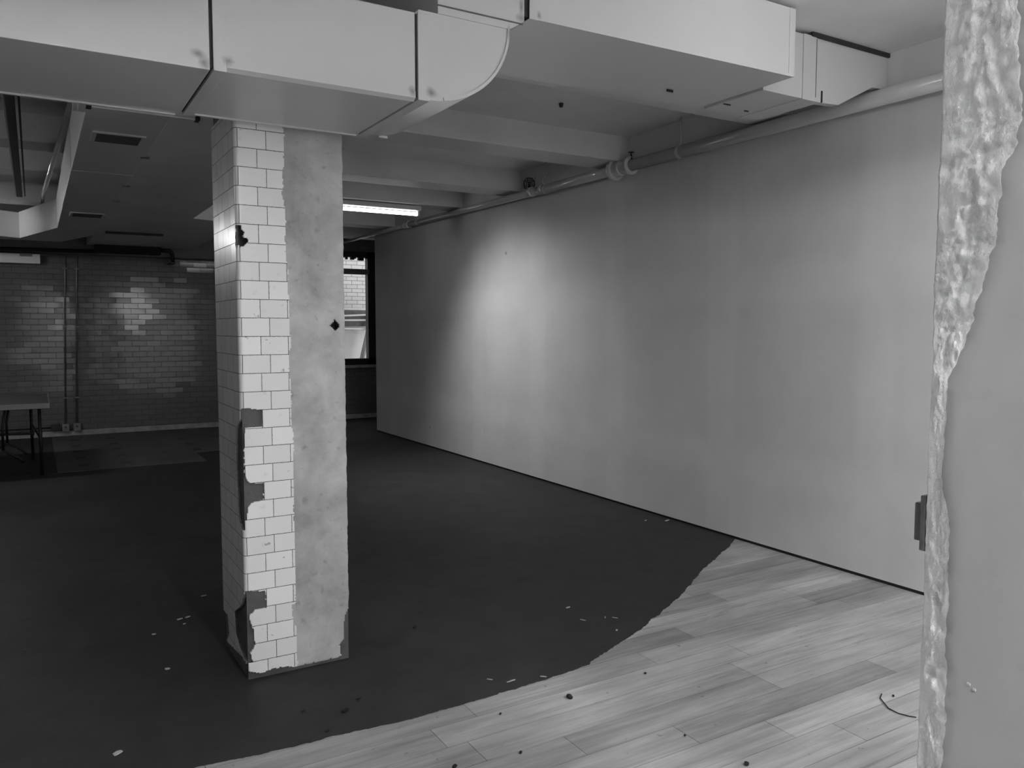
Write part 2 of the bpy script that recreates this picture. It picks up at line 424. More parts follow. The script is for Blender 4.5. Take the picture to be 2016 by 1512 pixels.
# partition the camera looks through: header and left jamb out of frame, set to shade duct and floor, and the room behind
struct('wall_front', MB().box(-6, -0.28, .45, .967, 0, ZC).box(-0.28, 6.1, .45, .967, 2.62, ZC).box(3.9, 6.1, .45, .967, 0, 2.62), M['back_room'])
struct('wall_near_left', MB().box(-6.1, -6, -4.1, .5, 0, ZC), M['back_room'])
struct('wall_near_back', MB().box(-6, 6.1, -4.2, -4.1, 0, ZC), M['back_room'])
struct('wall_near_right', MB().box(6.0, 6.1, -4.1, 2.7, 0, ZC).box(XW + .10, 6.1, 2.10, 2.2, 0, ZC), M['back_room'])

# near pier with the broken plaster corner
def wz(z):
    k = [(0.2, .055), (0.9, .055), (1.1, .048), (1.18, .030), (1.40, .030), (1.43, .050), (1.50, .075), (1.62, .100), (1.75, .125), (1.88, .152), (2.05, .142), (2.3, .125), (3.2, .11)]
    for (a, va), (b_, vb) in zip(k, k[1:]):
        if a <= z <= b_: return va + (vb - va) * (z - a) / (b_ - a)
    return .06
bm = bmesh.new(); nz_, ns = 600, 74
zs = [0.0 + i * (2.62 / nz_) for i in range(nz_ + 1)]
grid = []
for z in zs:
    w = wz(z) + (0.016 * noise.noise(Vector((7.7, 0, z * 7))) + 0.008 * noise.noise(Vector((1.7, 0, z * 31))) + .004 * noise.noise(Vector((4.7, 0, z * 90)))) * min(1, wz(z) / .08)
    w = max(w, 0.02)
    xe = 1.56 + 0.42 * w; ye = 0.6065 * xe
    j = 0.004 * noise.noise(Vector((0, 5, z * 6))) + 0.0035 * noise.noise(Vector((0, 9, z * 35))) + 0.0018 * noise.noise(Vector((0, 2, z * 110)))
    xe += j * 0.4; ye += j
    row = [(1.99, ye - 0.0), (xe + 0.10, ye), (xe + 0.012, ye - .001)]
    yb_ = 0.946 - w
    n1 = 34
    for i in range(n1 + 1):
        f = i / n1; f2 = f
        x = xe + (1.56 - xe) * f2; y = ye + (yb_ - ye) * f2
        a = math.sin(math.pi * min(1, f * 1.0)) * min(1.0, w / 0.05)
        p = Vector((y * 28, z * 22, 3.3))
        d = 0.0060 * noise.fractal(p, 0.7, 2.0, 4) * a
        pit = noise.noise(Vector((y * 42, z * 26, 8.8)))
        if pit > 0.36: d += 0.007 * (pit - 0.36) / 0.2 * a
        row.append((x + d, y))
    n2 = 18
    for i in range(1, n2 + 1):
        f = i / n2
        y = yb_ + (0.46 - yb_) * f
        lip = 0.003 * math.exp(-((f * 0.4) / 0.02) ** 2)
        d = 0.0012 * noise.noise(Vector((y * 8, z * 8, 1)))
        row.append((1.56 + d - lip, y))
    row.append((1.99, 0.46))
    grid.append([bm.verts.new((x, y, z)) for x, y in row])
NC = 3 + 35
for a, b2 in zip(grid, grid[1:]):
    for i in range(len(a) - 1):
        f = bm.faces.new((a[i], a[i + 1], b2[i + 1], b2[i])); f.smooth = 2 < i
        f.material_index = 1 if i < NC - 1 else 0
    f = bm.faces.new((a[-1], a[0], b2[0], b2[-1]))
bm.faces.new(grid[0][::-1]); bm.faces.new(grid[-1])
bmesh.ops.recalc_face_normals(bm, faces=bm.faces)
me = bpy.data.meshes.new('wall_near_pier'); bm.to_mesh(me); bm.free(); me.materials.append(M['pier']); me.materials.append(M['pier_rough_lit'])
o = bpy.data.objects.new('wall_near_pier', me); COL.objects.link(o); o['kind'] = 'structure'

# ------------------------------------------------------------------ switch on the pier's far face
sy = 0.6065 * (1.56 + .42 * .048)
t = thing('light_switch', 'small dark light switch seen edge-on at the edge of the near plaster pier', 'light switch', (1.62, sy + .004, 1.09))
MB().box(1.580, 1.652, sy + .002, sy + .014, 1.033, 1.150, .003).build('switch_plate', M['plate'], t)
MB().box(1.586, 1.646, sy + .014, sy + .030, 1.051, 1.132, .004).build('switch_body', M['plate'], t)

# ------------------------------------------------------------------ main air duct
duct = thing('air_duct', 'big pale painted sheet metal duct running across the top behind the near opening', 'air duct', (0.6, 3.0, 2.31))
YF, YK = 2.69, 3.30
def section(name, x0, x1, z0, z1, yf, yk, mat):
    b = MB(); b.box(x0, x1, yf, yk, z0, z1, 0.004)
    return b.build(name, mat, duct)
section('duct_section', -4.5, 0.506, 2.308, 2.618, YF, YK, M['duct'])
section('duct_section', 0.516, 1.208, 2.318, 2.622, YF, YK, M['duct'])
# slipped seams: dark strip as the gap's shade, with a raised cleat beside it
for q in ((0.50, 0.522, YF + .006, YK - .006, 2.318, 2.61), (1.20, 1.224, YF + .006, YK - .006, 2.33, 2.62), (1.668, 1.692, YF + .006, 3.33, 2.70, 3.025)):
    MB().box(*q).build('seam_gap', M['seam_shade'], duct)
for x0, x1, z0 in ((0.516, 0.556, 2.310), (1.218, 1.262, 2.320)):
    MB().box(x0, x1, YF - .004, YK + .004, z0 - .002, 2.622, .002).build('cleat', M['duct'], duct)
# folded lips along the lower front edges and the back edge
MB().prism([(YF - .006, 2.345), (YF - .006, 2.322), (YF + .012, 2.312), (YF + .012, 2.345)], 'x', 0.556, 1.206).build('lip', M['duct'], duct)
MB().box(-4.5, 0.49, YK - .004, YK + .010, 2.302, 2.325, .001).build('lip', M['duct'], duct)
MB().box(0.56, 1.206, YK - .004, YK + .010, 2.312, 2.330, .001).build('lip', M['duct'], duct)
# bend: flat cheek with quarter-round heel, then riser up to the high run
arc = [(1.268 + .332 * math.sin(t_ * math.pi / 40), 2.635 - .311 * math.cos(t_ * math.pi / 40)) for t_ in range(21)]
el = [(1.222, 2.635), (1.222, 2.324)] + arc
b = MB().prism(el, 'y', YF, YK)
bo = b.build('duct_bend', M['duct'], duct)
for p in bo.data.polygons: p.use_smooth = abs(p.normal.y) < 0.5
arc_o = [(x, z) for x, z in arc[2:]]
arc_i = [(x - .010 * math.sin(i * math.pi / 40) - 0.0, z + .012 * math.cos(i * math.pi / 40)) for i, (x, z) in list(enumerate(arc))[2:]]
MB().prism(arc_o + arc_i[::-1], 'y', YF - .006, YF + .002).build('lip', M['duct'], duct)
MB().prism(arc_o + arc_i[::-1], 'y', YK, YK + .008).build('lip', M['duct'], duct)
MB().prism([(1.30, 2.637), (1.602, 2.637), (1.668, 2.678), (1.668, 3.030), (1.30, 3.030)], 'y', YF + .001, 3.335).build('duct_riser', M['duct'], duct)
MB().prism([(1.30, 2.668), (1.30, 2.664), (1.66, 2.664), (1.66, 2.668)], 'y', YF - .004, YF + .004).build('seam_gap', M['grey_metal'], duct)
MB().box(1.225, 1.30, YF + .02, YF + .06, 2.62, 2.64).build('seam_gap', M['duct'], duct)
MB().prism([(1.690, 2.695), (3.205, 2.712), (3.205, 3.030), (1.690, 3.030)], 'y', YF, 3.345).build('duct_section', M['duct'], duct)
MB().prism([(1.70, 2.693), (3.19, 2.709), (3.19, 2.722), (1.70, 2.706)], 'y', YF - .005, YF + .004).build('lip', M['duct'], duct)
MB().box(1.690, 1.730, YF - .004, 3.35, 2.692, 3.030, .002).build('cleat', M['duct'], duct)
MB().box(3.165, 3.205, YF - .003, YF + .02, 2.712, 3.030, .001).build('cleat', M['duct'], duct)
MB().box(3.203, 3.211, YF + .003, 3.2, 2.716, 3.030).build('seam_gap', M['seam_shade'], duct)
# narrower end run into the side wall
MB().box(3.211, 3.655, 2.885, 3.30, 2.700, 3.030, .003).build('duct_section', M['duct'], duct)
MB().prism([(3.655, 2.700), (3.80, 2.708), (4.09, 2.846), (XW - .002, 2.85), (XW - .002, 3.030), (3.655, 3.030)], 'y', 2.887, 2.93).build('duct_section', M['duct'], duct)
MB().box(3.50, 3.60, 2.878, 3.31, 2.696, 3.03, .002).build('cleat', M['duct'], duct)
MB().box(3.602, 3.607, 2.880, 2.890, 2.72, 3.02).build('seam_gap', M['seam_shade'], duct)
MB().box(3.652, 3.660, 2.879, 2.889, 2.70, 2.76).build('seam_gap', M['seam_shade'], duct)
MB().box(3.56, XW, 2.872, 2.884, 3.026, 3.049).build('seam_gap', M['seam_shade'], duct)
# fasteners on the underside
for x, y, w in ((2.80, 3.14, .04), (3.22, 3.16, .05), (3.42, 3.20, .03)):
    MB().box(x, x + w, y, y + .006, 2.695, 2.716).build('clip', M['black'], duct)
MB().box(1.31, 1.35, YK + .004, YK + .014, 2.32, 2.33).build('clip', M['white_metal'], duct)

# ------------------------------------------------------------------ side duct running to the back on the left
sd = thing('air_duct', 'long dim duct with vents along the ceiling left of the tiled column', 'air duct', (.42, 6, 2.5))
SX0, SX1 = 0.243, 0.60
MB().box(SX0, SX1, 4.12, 5.86, 2.50, 2.82, .004).build('duct_section', M['side_duct'], sd)
MB().box(SX0 - .002, SX1 + .002, 5.875, 7.60, 2.50, 2.82, .004).build('duct_section', M['side_duct'], sd)
MB().box(SX0, SX1, 7.61, 9.30, 2.502, 2.80, .004).build('duct_section', M['side_duct'], sd)
MB().prism([(SX0, 9.30), (SX1, 9.30), (SX1, 9.85), (0.31, 10.80), (-.095, 10.58)], 'z', 2.502, 2.79).build('duct_bend', M['side_duct'], sd)
MB().prism([(-.10, 10.58), (0.30, 10.80), (-3.2, 10.95), (-3.2, 10.40), (-0.28, 10.46)], 'z', 2.503, 2.785).build('duct_section', M['side_duct'], sd)
MB().box(SX0 + .01, SX1 - .01, 5.84, 5.89, 2.51, 2.81).build('seam_gap', M['seam_shade'], sd)
MB().box(SX0 + .01, SX1 - .01, 7.59, 7.62, 2.51, 2.80).build('seam_gap', M['seam_shade'], sd)
# stepped collar where it leaves the main duct
MB().box(0.20, 0.628, 3.32, 3.72, 2.40, 2.70, .004).build('collar', M['side_duct'], sd)
MB().box(0.20, 0.640, 3.72, 4.06, 2.45, 2.76, .004).build('collar', M['side_duct'], sd)
MB().box(0.228, 0.632, 3.715, 3.735, 2.394, 2.412, .002).build('lip', M['white_metal'], sd)
MB().box(0.185, 0.640, 4.05, 4.14, 2.47, 2.80, .002).build('cleat', M['side_duct'], sd)
MB().box(0.215, 0.235, 3.70, 3.75, 2.392, 2.41).build('clip', M['black'], sd)
MB().box(0.632, 0.650, 3.70, 3.75, 2.392, 2.41).build('clip', M['black'], sd)
def vent(x0, x1, y0, y1, z):
    f = MB().box(x0 - .02, x1 + .02, y0 - .02, y0, z - .008, z).box(x0 - .02, x1 + .02, y1, y1 + .02, z - .008, z).box(x0 - .02, x0, y0, y1, z - .008, z).box(x1, x1 + .02, y0, y1, z - .008, z)
    v = f.build('vent', M['side_duct'], sd)
    d = MB().box(x0, x1, y0, y1, z - .002, z + .001).build('vent_opening', M['black'], v)
    s = MB(); n = 5
    for i in range(n):
        yy = y0 + (i + .5) * (y1 - y0) / n; s.prism([(yy - .006, z - .002), (yy + .014, z - .010), (yy + .016, z - .008), (yy - .004, z)], 'x', x0, x1)
    s.build('vent_slats', M['grey_metal'], v)
    for q in (d, ): pass
    return v
def vparent_fix():
    for o in list(COL.objects):
        if o.name.startswith(('vent_opening', 'vent_slats')): o.location = (0, 0, 0)
vent(.315, .525, 4.66, 4.86, 2.50)
vent(.33, .56, 7.96, 8.20, 2.50)
vparent_fix()
for y in (5.2, 6.3, 7.1):
    MB().box(.575, .625, y, y + .012, 2.492, 2.504).build('clip', M['grey_metal'], sd)

# ------------------------------------------------------------------ lights: fluorescent strip fixtures
def strip(x0, x1, y, z, strength, label, top=None):
    t = thing('strip_light', label, 'strip light', ((x0 + x1) / 2, y, z), group=None)
    MB().box(x0 - .02, x1 + .02, y - .055, y + .055, z + .034, z + .085, .006).build('housing', M['white_metal'], t)
    tb = MB().tube([(x0 + .02, y, z), (x1 - .02, y, z)], .019, 16)
    tb.build('tube', emitter('tube_glow', strength), t)
    for a in (x0 - .012, x1 - .012):
        MB().box(a, a + .024, y - .03, y + .03, z - .022, z + .03, .004).build('lamp_holder', M['white_metal'], t)
    # hanger straps to the ceiling
    for a in (x0 + .2, x1 - .2):
        MB().box(a, a + .02, y - .008, y + .008, z + .08, top or ZC).build('hanger', M['white_metal'], t)
    return t
strip(0.45, 1.65, 1.78, 2.80, TUBE_NEAR_LEFT, 'lit strip light in the near bay above the planks, left of its twin')
strip(2.20, 3.70, 1.78, 2.80, TUBE_NEAR, 'lit strip light in the near bay above the planks, next to the right wall')
for xx, lab in ((0.95, 'left one of two lit strip lights in the room before the opening'), (2.55, 'right one of two lit strip lights in the room before the opening')):
    t_ = strip(xx - 1.2, xx + 1.2, -1.25, 2.80, TUBE_ROOM, lab)
    t_.rotation_euler = (0, 0, R(90))
strip(2.52, 3.72, 8.25, 2.76, TUBE_BACK, 'lit fluorescent strip light under the ceiling beam beside the wall pipe', 2.855)
strip(-1.95, -0.90, 9.60, 2.52, TUBE_LEFT, 'lit strip light beyond the left edge over the folding table')

strip(-2.2, -1.0, 6.10, 2.60, TUBE_LEFT_FILL, 'added unseen strip light beyond the left edge, nearer than the folding table')  # unseen fixture added to brighten the left ceiling between the beams

# ------------------------------------------------------------------ tiled column
cx0, cx1, cy0, cy1 = 0.722, 1.178, 3.390, 3.850
colm = thing('column', 'square column, white glazed tile peeling off bare grey plaster, standing on the dark floor', 'column', (.95, 3.62, 0))
a0, a1, b0, b1 = cx0 + .009, cx1 - .004, cy0 + .011, cy1 - .004
b = MB().box(a0, a1, b0, b1, -0.004, 1.484).box(a0, a1, b0, b1, 1.538, 1.823).box(a0, a1, b0, b1, 1.922, 3.03)
b.prism([(a0, b0), (1.100, b0), (1.100, b0 + .07), (1.160, b0 + .07), (1.160, b0), (a1, b0), (a1, b1), (a0, b1)], 'z', 1.484, 1.538)
b.prism([(a0, b0 + .035), (a0 + .030, b0 + .055), (.776, b0 + .02), (.776, b0), (a1, b0), (a1, b1), (a0, b1)], 'z', 1.823, 1.922)
b.build('mortar_core', M['mortar'], colm)
def inpoly(x, z, P):
    c = False; n = len(P); j = n - 1
    for i in range(n):
        xi, zi = P[i]; xj, zj = P[j]
        if (zi > z) != (zj > z) and x < (xj - xi) * (z - zi) / (zj - zi) + xi: c = not c
        j = i
    return c
# torn outlines: front face in (x, z), left face in (y, z)
FR = [
 [(0.60, 1.162), (0.748, 1.165), (0.81, 1.157), (0.811, 1.083), (0.737, 1.083), (0.733, 1.009), (0.732, 0.884), (0.749, 0.854), (0.785, 0.846), (0.811, 0.848), (0.808, 0.771), (0.77, 0.772), (0.745, 0.752), (0.737, 0.696), (0.60, 0.686)],
 [(0.60, 0.389), (0.73, 0.393), (0.766, 0.386), (0.807, 0.382), (0.811, 0.309), (0.76, 0.304), (0.737, 0.285), (0.741, 0.26), (0.755, 0.224), (0.759, 0.155), (0.742, 0.125), (0.740, 0.107), (0.752, 0.082), (0.722, 0.078), (0.60, 0.081)],
 [(0.60, 1.921), (0.745, 1.916), (0.742, 1.899), (0.758, 1.89), (0.748, 1.876), (0.771, 1.857), (0.757, 1.836), (0.737, 1.828), (0.728, 1.842), (0.723, 1.825), (0.60, 1.83)],
 [(0.60, -1), (0.60, .078), (0.722, 0.073), (0.731, 0.046), (0.777, 0.026), (0.833, 0.035), (0.871, 0.033), (0.95, 0.02), (1.3, .02), (1.3, -1)],
]
LR = [
 [(3.20, 1.160), (3.400, 1.120), (3.478, 1.074), (3.492, 0.939), (3.482, 0.798), (3.470, 0.685), (3.398, 0.650), (3.20, 0.69)],
 [(3.20, 0.382), (3.399, 0.382), (3.465, 0.31), (3.60, 0.244), (3.585, 0.15), (3.50, 0.109), (3.381, 0.081), (3.2, .08)],
 [(3.90, 0.169), (3.76, 0.173), (3.738, 0.093), (3.794, 0.039), (3.9, 0.03)],
 [(3.20, 1.921), (3.402, 1.915), (3.406, 1.835), (3.2, 1.83)],
 [(3.9, -1), (3.9, .04), (3.794, 0.039), (3.646, 0.059), (3.508, 0.078), (3.361, 0.079), (3.2, .08), (3.2, -1)],
]
RE = [(2.33, .920), (2.304, .928), (2.269, .921), (2.173, .922), (2.145, .912), (2.09, .919), (2.062, .910), (2.008, .921), (1.952, .925), (1.883, .920), (1.785, .923), (1.744, .931), (1.673, .928), (1.568, .933), (1.497, .932), (1.433, .938), (1.391, .926), (1.307, .926), (1.25, .933), (1.174, .933), (1.089, .930), (1.05, .940), (.907, .936), (.773, .936), (.696, .933), (.589, .937), (.423, .936), (.306, .935), (.299, .919), (.22, .922), (.197, .936), (.029, .938), (-.1, .938)]
def redge(z):
    if z > 2.33: return .92
    for (za, a), (zb, b_) in zip(RE, RE[1:]):
        if zb <= z <= za: return a + (b_ - a) * (z - za) / (zb - za)
    return .93
RB = 0.018   # bullnose radius
ARC = RB * math.pi / 2
STEP = 0.0045
def wrap(u, r=0.0):
    """u: arc length from the corner; u>0 along the front, u<0 along the left face; r = depth below the surface"""
    h = ARC / 2
    if u > h: return (cx0 + RB + (u - h), cy0 + r)
    if u < -h: return (cx0 + r, cy0 + RB + (-u - h))
    a = u / h * math.pi / 4
    # centre of the arc
    c = (cx0 + RB, cy0 + RB); rad = RB - r
    th = math.pi * 1.25 + a
    return (c[0] + rad * math.cos(th), c[1] + rad * math.sin(th))
def tile_on(u, z):
    j1 = 0.0035 * noise.noise(Vector((u * 60, z * 60, 0))) + .002 * noise.noise(Vector((u * 160, z * 160, 4)))
    j2 = 0.0035 * noise.noise(Vector((u * 60, z * 60, 9)))
    x, y = wrap(u)
    if u > -ARC * .2:
        xx = x + j1; zz = z + j2
        if x > redge(z) + 0.7 * j1: return False
        for P in FR:
            if inpoly(xx, zz, P): return False
    if u < ARC * .2:
        for P in LR:
            if inpoly(y + j1 * 1.5, z + j2, P): return False
    return True
us = []; u = -(cy1 - cy0)
while u < 0.235: us.append(u); u += STEP
zmax, zmin = 2.40, 0.0
nzt = int((zmax - zmin) / STEP)
bm = bmesh.new(); uvl = bm.loops.layers.uv.new('UVMap'); cache = {}
T = 0.010
def V(i, j, deep):
    k = (i, j, deep)
    if k not in cache:
        jx = 0.0012 * noise.noise(Vector((us[i] * 200, j * 1.3, 2))); jz = 0.0012 * noise.noise(Vector((us[i] * 200, j * 1.3, 6)))
        x, y = wrap(us[i], T if deep else 0.0)
        cache[k] = bm.verts.new((x + (jx if us[i] > ARC else 0), y, zmin + j * STEP + jz))
    return cache[k]
on_ = [[tile_on(us[i] + STEP / 2, zmin + (j + .5) * STEP) for j in range(nzt)] for i in range(len(us) - 1)]
h = ARC / 2
def uof(i): 
    return us[i] + cx0 + RB - h - 0.849
for i in range(len(us) - 1):
    for j in range(nzt):
        if not on_[i][j]: continue
        q = ((i, j), (i + 1, j), (i + 1, j + 1), (i, j + 1))
        f = bm.faces.new([V(a, b_, False) for a, b_ in q]); f.smooth = abs(us[i]) < ARC
        for lp, (a, b_) in zip(f.loops, q): lp[uvl].uv = (uof(a), b_ * STEP - .006)
        for (di, dj, e0, e1) in ((-1, 0, (i, j + 1), (i, j)), (1, 0, (i + 1, j), (i + 1, j + 1)), (0, -1, (i, j), (i + 1, j)), (0, 1, (i + 1, j + 1), (i, j + 1))):
            ii, jj = i + di, j + dj
            if 0 <= ii < len(us) - 1 and 0 <= jj < nzt and on_[ii][jj]: continue
            f = bm.faces.new((V(*e1, False), V(*e0, False), V(*e0, True), V(*e1, True))); f.material_index = 1 if us[i] < 0.012 else 0
            for lp in f.loops: lp[uvl].uv = (uof(i) + .03, j * STEP)
me = bpy.data.meshes.new('tile_cladding'); bm.to_mesh(me); bm.free(); me.materials.append(M['column_tile']); me.materials.append(M['mortar'])
o = bpy.data.objects.new('tile_cladding', me); COL.objects.link(o); o.parent = colm; o.location = -colm.location
o['label'] = 'white glazed running bond tiles with patches broken away'
# plaster skim on the right half of the front and on the right side
S = 0.006
bm = bmesh.new(); cache = {}
xs_ = [0.905 + i * S for i in range(int((cx1 - 0.905) / S) + 1)] + [cx1]
zt = [i * S for i in range(int(2.40 / S) + 1)]
CH = [(1.30, .235), (1.170, .235), (1.155, 0.19), (1.148, 0.095), (1.130, 0.078), (1.140, 0.0), (1.30, -.1)]
DI = [(1.109, 1.511), (1.125, 1.527), (1.131, 1.536), (1.153, 1.514), (1.150, 1.500), (1.131, 1.487), (1.120, 1.497)]
def skim_on(x, z):
    j1 = 0.004 * noise.noise(Vector((x * 50, z * 50, 1))); j2 = .004 * noise.noise(Vector((x * 50, z * 50, 5)))
    if inpoly(x + j1, z + j2, CH): return False
    if inpoly(x + j1 * .3, z + j2 * .3, DI): return False
    if z < 0.020 + j1 * 1.5 : return False
    return x > redge(z) - .012
def V2(i, j, deep):
    k = (i, j, deep)
    if k not in cache:
        x, z = xs_[i], zt[j]
        y = cy0 + .0045 + .0022 * noise.noise(Vector((x * 9, z * 5, 0))) + .001 * noise.noise(Vector((x * 40, z * 40, 0)))
        if i >= len(xs_) - 2:
            wob = .0035 * noise.noise(Vector((3, 3, z * 18))) + .002 * noise.noise(Vector((3, 3, z * 70)))
            x += wob - (.002 if i == len(xs_) - 1 else 0)
            if i == len(xs_) - 1: y += .005
        cache[k] = bm.verts.new((x, cy0 + .0130 if deep else y, z))
    return cache[k]
on2 = [[skim_on((xs_[i] + xs_[i + 1]) / 2, zt[j] + S / 2) for j in range(len(zt) - 1)] for i in range(len(xs_) - 1)]
for i in range(len(xs_) - 1):
    for j in range(len(zt) - 1):
        if not on2[i][j]: continue
        f = bm.faces.new([V2(a, b_, False) for a, b_ in ((i, j), (i + 1, j), (i + 1, j + 1), (i, j + 1))]); f.smooth = True
        for (di, dj, e0, e1) in ((-1, 0, (i, j + 1), (i, j)), (1, 0, (i + 1, j), (i + 1, j + 1)), (0, -1, (i, j), (i + 1, j)), (0, 1, (i + 1, j + 1), (i, j + 1))):
            ii, jj = i + di, j + dj
            if 0 <= ii < len(xs_) - 1 and 0 <= jj < len(zt) - 1 and on2[ii][jj]: continue
            bm.faces.new((V2(*e1, False), V2(*e0, False), V2(*e0, True), V2(*e1, True)))
me = bpy.data.meshes.new('plaster_skim'); bm.to_mesh(me); bm.free(); me.materials.append(M['skim'])
o = bpy.data.objects.new('plaster_skim', me); COL.objects.link(o); o.parent = colm; o.location = -colm.location
o['label'] = 'bare grey plaster strip with a small diamond shaped hole'
MB().box(cx1 - .004, cx1, cy0 + .018, cy1, .24, 2.40).build('side_plaster', M['skim'], colm)

# ------------------------------------------------------------------ sprinkler main along the right wall
PX = 4.15
sp = thing('sprinkler_pipe', 'white sprinkler pipe running along the top of the right wall', 'pipe', (PX, 6, 2.80))
MB().tube([(PX, 1.9, 2.795), (PX, 5.15, 2.795)], .046, 24).build('pipe_run', M['pipe'], sp)
MB().tube([(PX, 5.15, 2.795), (PX, 6.45, 2.79)], .042, 24).build('pipe_run', M['pipe'], sp)
MB().tube([(PX, 6.45, 2.79), (PX, 9.50, 2.81)], .034, 24).build('pipe_run', M['pipe'], sp)
MB().tube([(PX, 9.50, 2.81), (PX, 10.9, 2.81), (PX, 12.5, 2.81)], .024, 20).build('pipe_run', M['pipe'], sp)
MB().lathe((PX, 5.30, 2.795), (0, -1, 0), [(0, .044), (0, .082), (.028, .090), (.045, .088), (.05, .066), (.10, .064), (.115, .060), (.12, .052), (.20, .052), (.205, .072), (.235, .074), (.24, .05)], 28).build('valve_body', M['pipe'], sp)
def head(y, cage):
    v = MB().lathe((PX, y, 2.83), (0, 0, 1), [(0, .016), (.02, .016), (.022, .009), (.05, .007), (.055, .005), (.068, .005)], 14).build('sprinkler_head', M['black'], sp)
    MB().lathe((PX, y, 2.896), (0, 0, 1), [(0, .022), (.003, .024), (.006, .012)], 16).build('deflector', M['black'], v).location = (0, 0, 0)
    if cage:
        b = MB()
        for k in range(8):
            a = k * math.pi / 4
            b.tube([(PX + r_ * math.cos(a), y + r_ * math.sin(a), 2.842 + z_) for r_, z_ in ((.048, 0), (.056, .03), (.052, .065), (.034, .09), (.0, .10))], .0028, 6)
        for r_, z_ in ((.048, .0), (.056, .03), (.052, .065)):
            b.tube([(PX + r_ * math.cos(q * math.pi / 12), y + r_ * math.sin(q * math.pi / 12), 2.842 + z_) for q in range(25)], .0028, 6, cap=False)
        b.build('guard_cage', M['black'], v).location = (0, 0, 0)
head(5.07, False)
head(6.60, True)
for y, r_ in ((6.56, .048), (6.36, .050), (9.48, .046), (9.62, .036)):
    MB().lathe((PX, y + .02, 2.80 if y < 9 else 2.81), (0, -1, 0), [(0, r_ - .01), (.002, r_), (.035, r_), (.04, r_ - .01)], 24).build('coupling', M['pipe'], sp)
def hanger(y, z, r_, ring):
    b = MB()
    b.tube([(PX, y, z + r_ + (.07 if ring else 0)), (PX, y, ZC)], .005, 8)
    if ring: b.tube([(PX + .045 * math.cos(q * math.pi / 12), y, z + r_ + .03 + .04 * math.sin(q * math.pi / 12)) for q in range(25)], .004, 6, cap=False)
    b.lathe((PX, y + .012, z), (0, -1, 0), [(0, r_), (.0, r_ + .005), (.024, r_ + .005), (.024, r_)], 20)
    b.build('hanger', M['pipe'], sp)
hanger(4.50, 2.795, .046, False)
hanger(6.30, 2.79, .042, True)
hanger(9.2, 2.81, .034, False)

# hook in the ceiling
MB().lathe((3.19, 4.66, 3.05), (0, 0, -1), [(0, .012), (.004, .016), (.010, .016), (.028, .011), (.03, .004)], 14).build('ceiling_anchor', M['black'], None, label='small black anchor stub in the ceiling above the right wall pipe', category='anchor')

# ------------------------------------------------------------------ pipes and unit at the left and back
def barthing(name, label, cat, pts, r, mat, **kw):
    b = MB().tube(pts, r, 14); o = b.build(name, mat, None, **kw); o['label'] = label; o['category'] = cat; return o
bt = thing('cable_tray', 'long black bar hung under the ceiling at the far left', 'ceiling bar', (-.04, 7, 2.8))
MB().box(-.095, -.045, 4.4, 9.3, 2.78, 2.83, .003).build('bar', M['black'], bt)
MB().box(-.030, -.018, 4.4, 9.3, 2.79, 2.80, .001).build('rail', M['black'], bt)
MB().box(-.104, -.098, 5.3, 9.3, 2.785, 2.80, .001).build('bright_edge', M['white_metal'], bt)
for y in (5.0, 7.9):
    MB().box(-.075, -.065, y, y + .01, 2.83, ZC).build('hanger', M['black'], bt)
barthing('ceiling_pipe', 'thin pale pipe under the ceiling beside the black bar at the left', 'pipe', [(.24, 5.3, 2.81), (.13, 9.2, 2.81), (.12, 12.4, 2.81)], .018, M['pipe'])
# black unit on the far wall with its pipe and elbow
un = thing('wall_heater', 'black insulated unit with a pipe high on the far tiled wall', 'heater', (1.18, 12.4, 2.52))
MB().box(.75, 1.57, 12.15, 12.33, 2.515, 2.650, .01).build('casing', M['black_wrap'], un)
MB().box(1.40, 1.57, 12.14, 12.32, 2.648, 2.672, .005).build('cover', M['black_wrap'], un)
MB().tube([(-3.0, 12.25, 2.47), (.78, 12.25, 2.53)], .026, 14).build('supply_pipe', M['black'], un)
MB().tube([(1.55, 12.25, 2.585), (1.66, 12.25, 2.585), (1.705, 12.25, 2.58), (1.725, 12.25, 2.555), (1.73, 12.25, 2.52), (1.73, 12.25, 2.42)], .026, 14).build('elbow_pipe', M['black'], un)
MB().box(1.70, 1.76, 12.22, YB - .001, 2.405, 2.425).build('bracket', M['black'], un)
# pale box at the far wall, left
wb = thing('wall_cabinet', 'pale lit box high on the far wall under the black pipe, far left', 'box', (-.6, 12.5, 2.35))
MB().box(-1.8, .11, 12.42, YB - .001, 2.35, 2.475, .004).build('casing', M['white_metal'], wb)
MB().box(-.12, .02, 12.405, 12.425, 2.44, 2.48).build('bracket', M['grey_metal'], wb)
# slotted bar by the girder
MB().box(.76, 1.38, 10.44, 10.50, 2.595, 2.618, .003).build('ceiling_rail', M['black'], None, label='short black rail under the ceiling girder before the far wall', category='rail')

